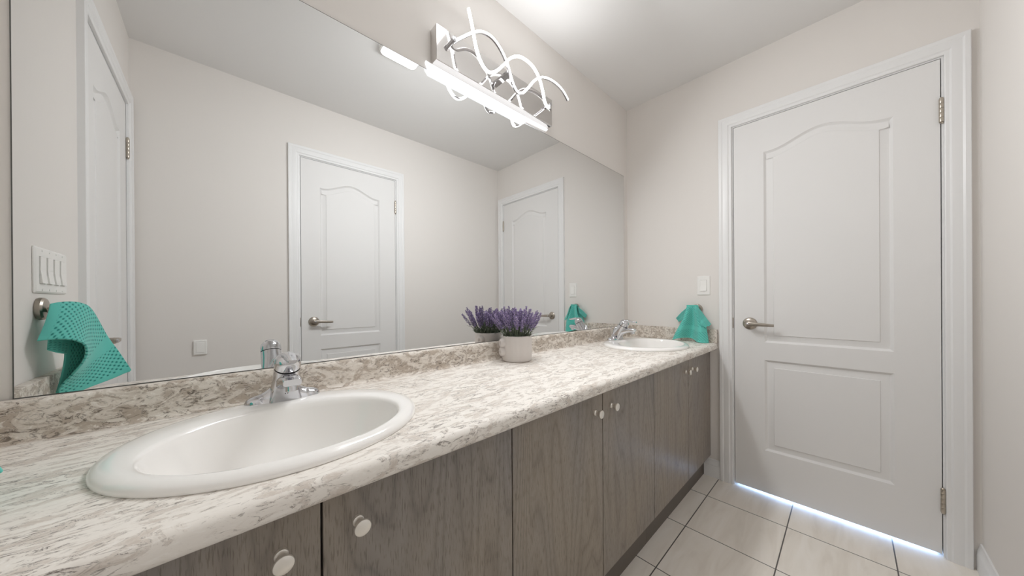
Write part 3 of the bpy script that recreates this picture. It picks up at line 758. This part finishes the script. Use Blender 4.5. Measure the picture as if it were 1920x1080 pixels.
gB = coons([(x - 0.004 if i else x, y - 0.004, z - 0.004) for i, (x, y, z) in enumerate(fold)],
           [(0.651, -0.290, 0.836), (0.675, -0.322, 0.834), (0.712, -0.360, 0.845), (0.7600, -0.390, 0.860)],
           [(0.650, -0.266, 1.062), (0.657, -0.285, 1.03), (0.662, -0.292, 0.98), (0.664, -0.296, 0.935), (0.659, -0.296, 0.885), (0.651, -0.290, 0.836)],
           [(0.7600, -0.390, 0.860), (0.7600, -0.390, 0.860), (0.7600, -0.390, 0.860)], 30, 26)
gC = coons([(0.655, -0.272, 1.045), (0.668, -0.285, 1.04), (0.682, -0.300, 1.03)], [(0.645, -0.262, 0.952), (0.658, -0.268, 0.943), (0.668, -0.288, 0.936)],
           [(0.655, -0.272, 1.045), (0.648, -0.266, 1.0), (0.645, -0.262, 0.952)], [(0.682, -0.300, 1.03), (0.674, -0.296, 0.98), (0.668, -0.288, 0.936)], 12, 14)
cloth_object('washcloth', [gA, gB, gC], (0.69, -0.30, 0.83), 'teal waffle washcloth with a folded flap, reflected large at the far left of the mirror', 'washcloth', 'teal washcloths', (True, True, False))

# right washcloth: gathered on the hook of the end wall, spreading over the worktop corner
def main_sheet():
    G = []
    rows = [(1.031, -0.404, -0.462, 0.000, 3.084), (1.012, -0.402, -0.468, 0.006, 3.078), (0.985, -0.396, -0.476, 0.012, 3.076), (0.950, -0.386, -0.490, 0.018, 3.076), (0.910, -0.368, -0.504, 0.023, 3.076), (0.865, -0.346, -0.513, 0.027, 3.076), (0.828, -0.330, -0.518, 0.030, 3.076), (0.8105, -0.323, -0.520, 0.031, 3.076)]
    pts = [catmull([Vector(r[:3]) for r in rows], 34), catmull([Vector((r[3], r[4], 0)) for r in rows], 34)]
    for j in range(35):
        z, y0, y1 = pts[0][j]; amp, xb_, _ = pts[1][j]; row = []; v = j / 34
        for i in range(41):
            u = i / 40
            x = xb_ - amp * (math.cos((u - 0.13) * 2 * math.pi * 1.45)) * (1 - 0.25 * u) + 0.006 * u
            zz = z + v ** 3 * (0.020 * math.sin(math.pi * min(1, u / 0.72)) - 0.003 * u)
            row.append(Vector((min(x, 3.126), y0 + (y1 - y0) * u, zz)))
        G.append(row)
    return G
gl = coons([(3.085, -0.402, 1.014), (3.100, -0.366, 0.985), (3.112, -0.329, 0.946)], [(3.090, -0.386, 0.955), (3.104, -0.366, 0.935), (3.116, -0.345, 0.922)],
           [(3.085, -0.402, 1.014), (3.088, -0.394, 0.985), (3.090, -0.386, 0.955)], [(3.112, -0.329, 0.946), (3.114, -0.336, 0.936), (3.116, -0.345, 0.922)], 14, 10)
gr = coons([(3.072, -0.452, 1.024), (3.080, -0.468, 1.012), (3.090, -0.482, 0.990), (3.094, -0.506, 0.952), (3.098, -0.528, 0.918)], [(3.062, -0.458, 0.992), (3.060, -0.470, 0.960), (3.058, -0.480, 0.930), (3.060, -0.494, 0.908), (3.066, -0.510, 0.897)],
           [(3.072, -0.452, 1.024), (3.064, -0.455, 1.010), (3.062, -0.458, 0.992)], [(3.098, -0.528, 0.918), (3.082, -0.522, 0.906), (3.074, -0.516, 0.908), (3.066, -0.510, 0.897)], 22, 14,
           lambda u, v: (-0.006 * math.sin(math.pi * v), 0, 0))
gk = coons([(3.078, -0.402, 1.031), (3.078, -0.432, 1.031), (3.078, -0.462, 1.031)], [(3.112, -0.352, 0.880), (3.112, -0.43, 0.872), (3.112, -0.505, 0.880)],
           [(3.078, -0.402, 1.031), (3.108, -0.392, 0.990), (3.112, -0.352, 0.880)], [(3.078, -0.462, 1.031), (3.108, -0.470, 0.990), (3.112, -0.505, 0.880)], 18, 16)
cloth_object('washcloth', [main_sheet(), gl, gr, gk], (3.09, -0.43, 0.812), 'teal waffle washcloth gathered on the end wall hook beside the far sink', 'washcloth', 'teal washcloths', (False, False, True, False))

# ------------------------------------------------------------------ potted lavender
PX, PY = 1.912, -0.0985
pl = thing('potted_lavender', (PX, PY, TOP + 0.0004), 'purple lavender in a pale round ceramic pot, on the worktop against the mirror', 'potted plant')
pr = 0.0645
pot = MB().lathe([(0.056, 0), (0.061, 0.0015), (0.0635, 0.005), (pr, 0.012), (pr, 0.102), (0.0640, 0.107), (0.0622, 0.109), (0.0602, 0.1085), (0.0590, 0.105), (0.0588, 0.090)], (0, 0, 0), (0, 0, 1), 64, True, False).build('pot', M_POT, pl, angle=50)
for z in (0.079, 0.042):
    d = Vector((-0.94, 0.34, 0)).normalized(); e1 = Vector((-d.y, d.x, 0)); e2 = Vector((0, 0, 1)); rs = []
    og = d * (pr - 0.004) + Vector((0, 0, z))
    for r, h in ((0.0205, 0), (0.0205, 0.009), (0.0188, 0.0150), (0.015, 0.0190), (0.0105, 0.0198), (0.0068, 0.0170), (0.0045, 0.0125), (0.001, 0.0110)):
        rs.append([og + d * h + (e1 * math.cos(2 * math.pi * j / 28) * 0.9 + e2 * math.sin(2 * math.pi * j / 28)) * r for j in range(28)])
    MB().rings(rs, True, False, True).build('pot_knob', M_POT, pot, angle=60)
MB().lathe([(0.0592, 0), (0.03, 0.004), (0.0005, 0.005)], (0, 0, 0.09), (0, 0, 1), 32, False, True).build('soil', M_SOIL, pl)
rng = random.Random(11)
def sprig_meshes(seed, Lh):
    r = random.Random(seed)
    bend = (r.uniform(-.008, .008), r.uniform(-.008, .008))
    cur = lambda u: Vector((bend[0] * u * u, bend[1] * u * u, Lh * u))
    sm = MB().tube([cur(i / 6) for i in range(7)], lambda u: 0.0013 - 0.0006 * u, 5)
    for k in range(9):                                   # narrow leaves on the lower half
        u = 0.03 + 0.45 * r.random(); p = cur(u); a = r.uniform(0, 2 * math.pi); ll = r.uniform(.022, .040)
        d = Vector((math.cos(a), math.sin(a), r.uniform(1.1, 2.2))).normalized(); sd = d.cross(Vector((0, 0, 1))).normalized()
        sm.add([p, p + d * ll * .5 + sd * .0017, p + d * ll + Vector((math.cos(a), math.sin(a), 0)) * .004, p + d * ll * .5 - sd * .0017, p + d * ll * .5 + d.cross(sd) * .0008], [(0, 1, 4), (1, 2, 4), (2, 3, 4), (3, 0, 4), (0, 3, 1), (1, 3, 2)])
    fm = MB()
    u0 = r.uniform(.44, .54); nwh = 12
    for k in range(nwh):
        u = u0 + (1 - u0) * k / (nwh - 1); p = cur(u); q = k / (nwh - 1)
        rad = 0.0062 * (0.75 + 0.5 * math.sin(math.pi * (0.15 + 0.75 * q))) * (1 if q < .8 else 1 - (q - .8) * 3.0)
        for j in range(6):
            a = j * math.pi / 3 + k * 0.55 + r.uniform(-.3, .3)
            d = Vector((math.cos(a), math.sin(a), r.uniform(.5, 1.1))).normalized(); c_ = p + d * rad * r.uniform(.5, .9)
            s_ = 0.0023 * r.uniform(.75, 1.25); e1 = d.orthogonal().normalized(); e2 = d.cross(e1)
            fm.add([c_ - d * s_ * 1.2, c_ + e1 * s_, c_ + e2 * s_, c_ - e1 * s_, c_ - e2 * s_, c_ + d * s_ * 1.9],
                   [(0, 2, 1), (0, 3, 2), (0, 4, 3), (0, 1, 4), (5, 1, 2), (5, 2, 3), (5, 3, 4), (5, 4, 1)])
    return sm, fm
protos = []
for k in range(5):
    sm, fm = sprig_meshes(100 + k, 0.128 + 0.005 * k)
    st = sm.build('lavender_sprig', M_STEM, pl, angle=60, recalc=False)
    fl = fm.build('flower_spike', M_FLOWER, st, smooth=False, recalc=False)
    protos.append(st)
NS = 78
for i in range(NS):
    if i < 5: o = protos[i]
    else: o = copy_tree(protos[i % 5], pl)
    q = math.sqrt((i + 0.5) / NS); a = i * 2.39996 + rng.uniform(-.2, .2)
    rr = 0.048 * q
    o.location = (rr * math.cos(a), rr * math.sin(a), 0.090)
    tilt = 0.56 * q ** 1.2 + rng.uniform(-.06, .08)
    ax = Vector((-math.sin(a), math.cos(a), 0))
    o.rotation_mode = 'QUATERNION'
    from mathutils import Quaternion
    o.rotation_quaternion = Quaternion(ax, tilt) @ Quaternion((0, 0, 1), rng.uniform(0, 6.28))
    s_ = rng.uniform(.72, 1.08) * (1.04 - 0.10 * q) * (1.12 if i % 13 == 6 else 1)
    o.scale = (s_, s_, s_)
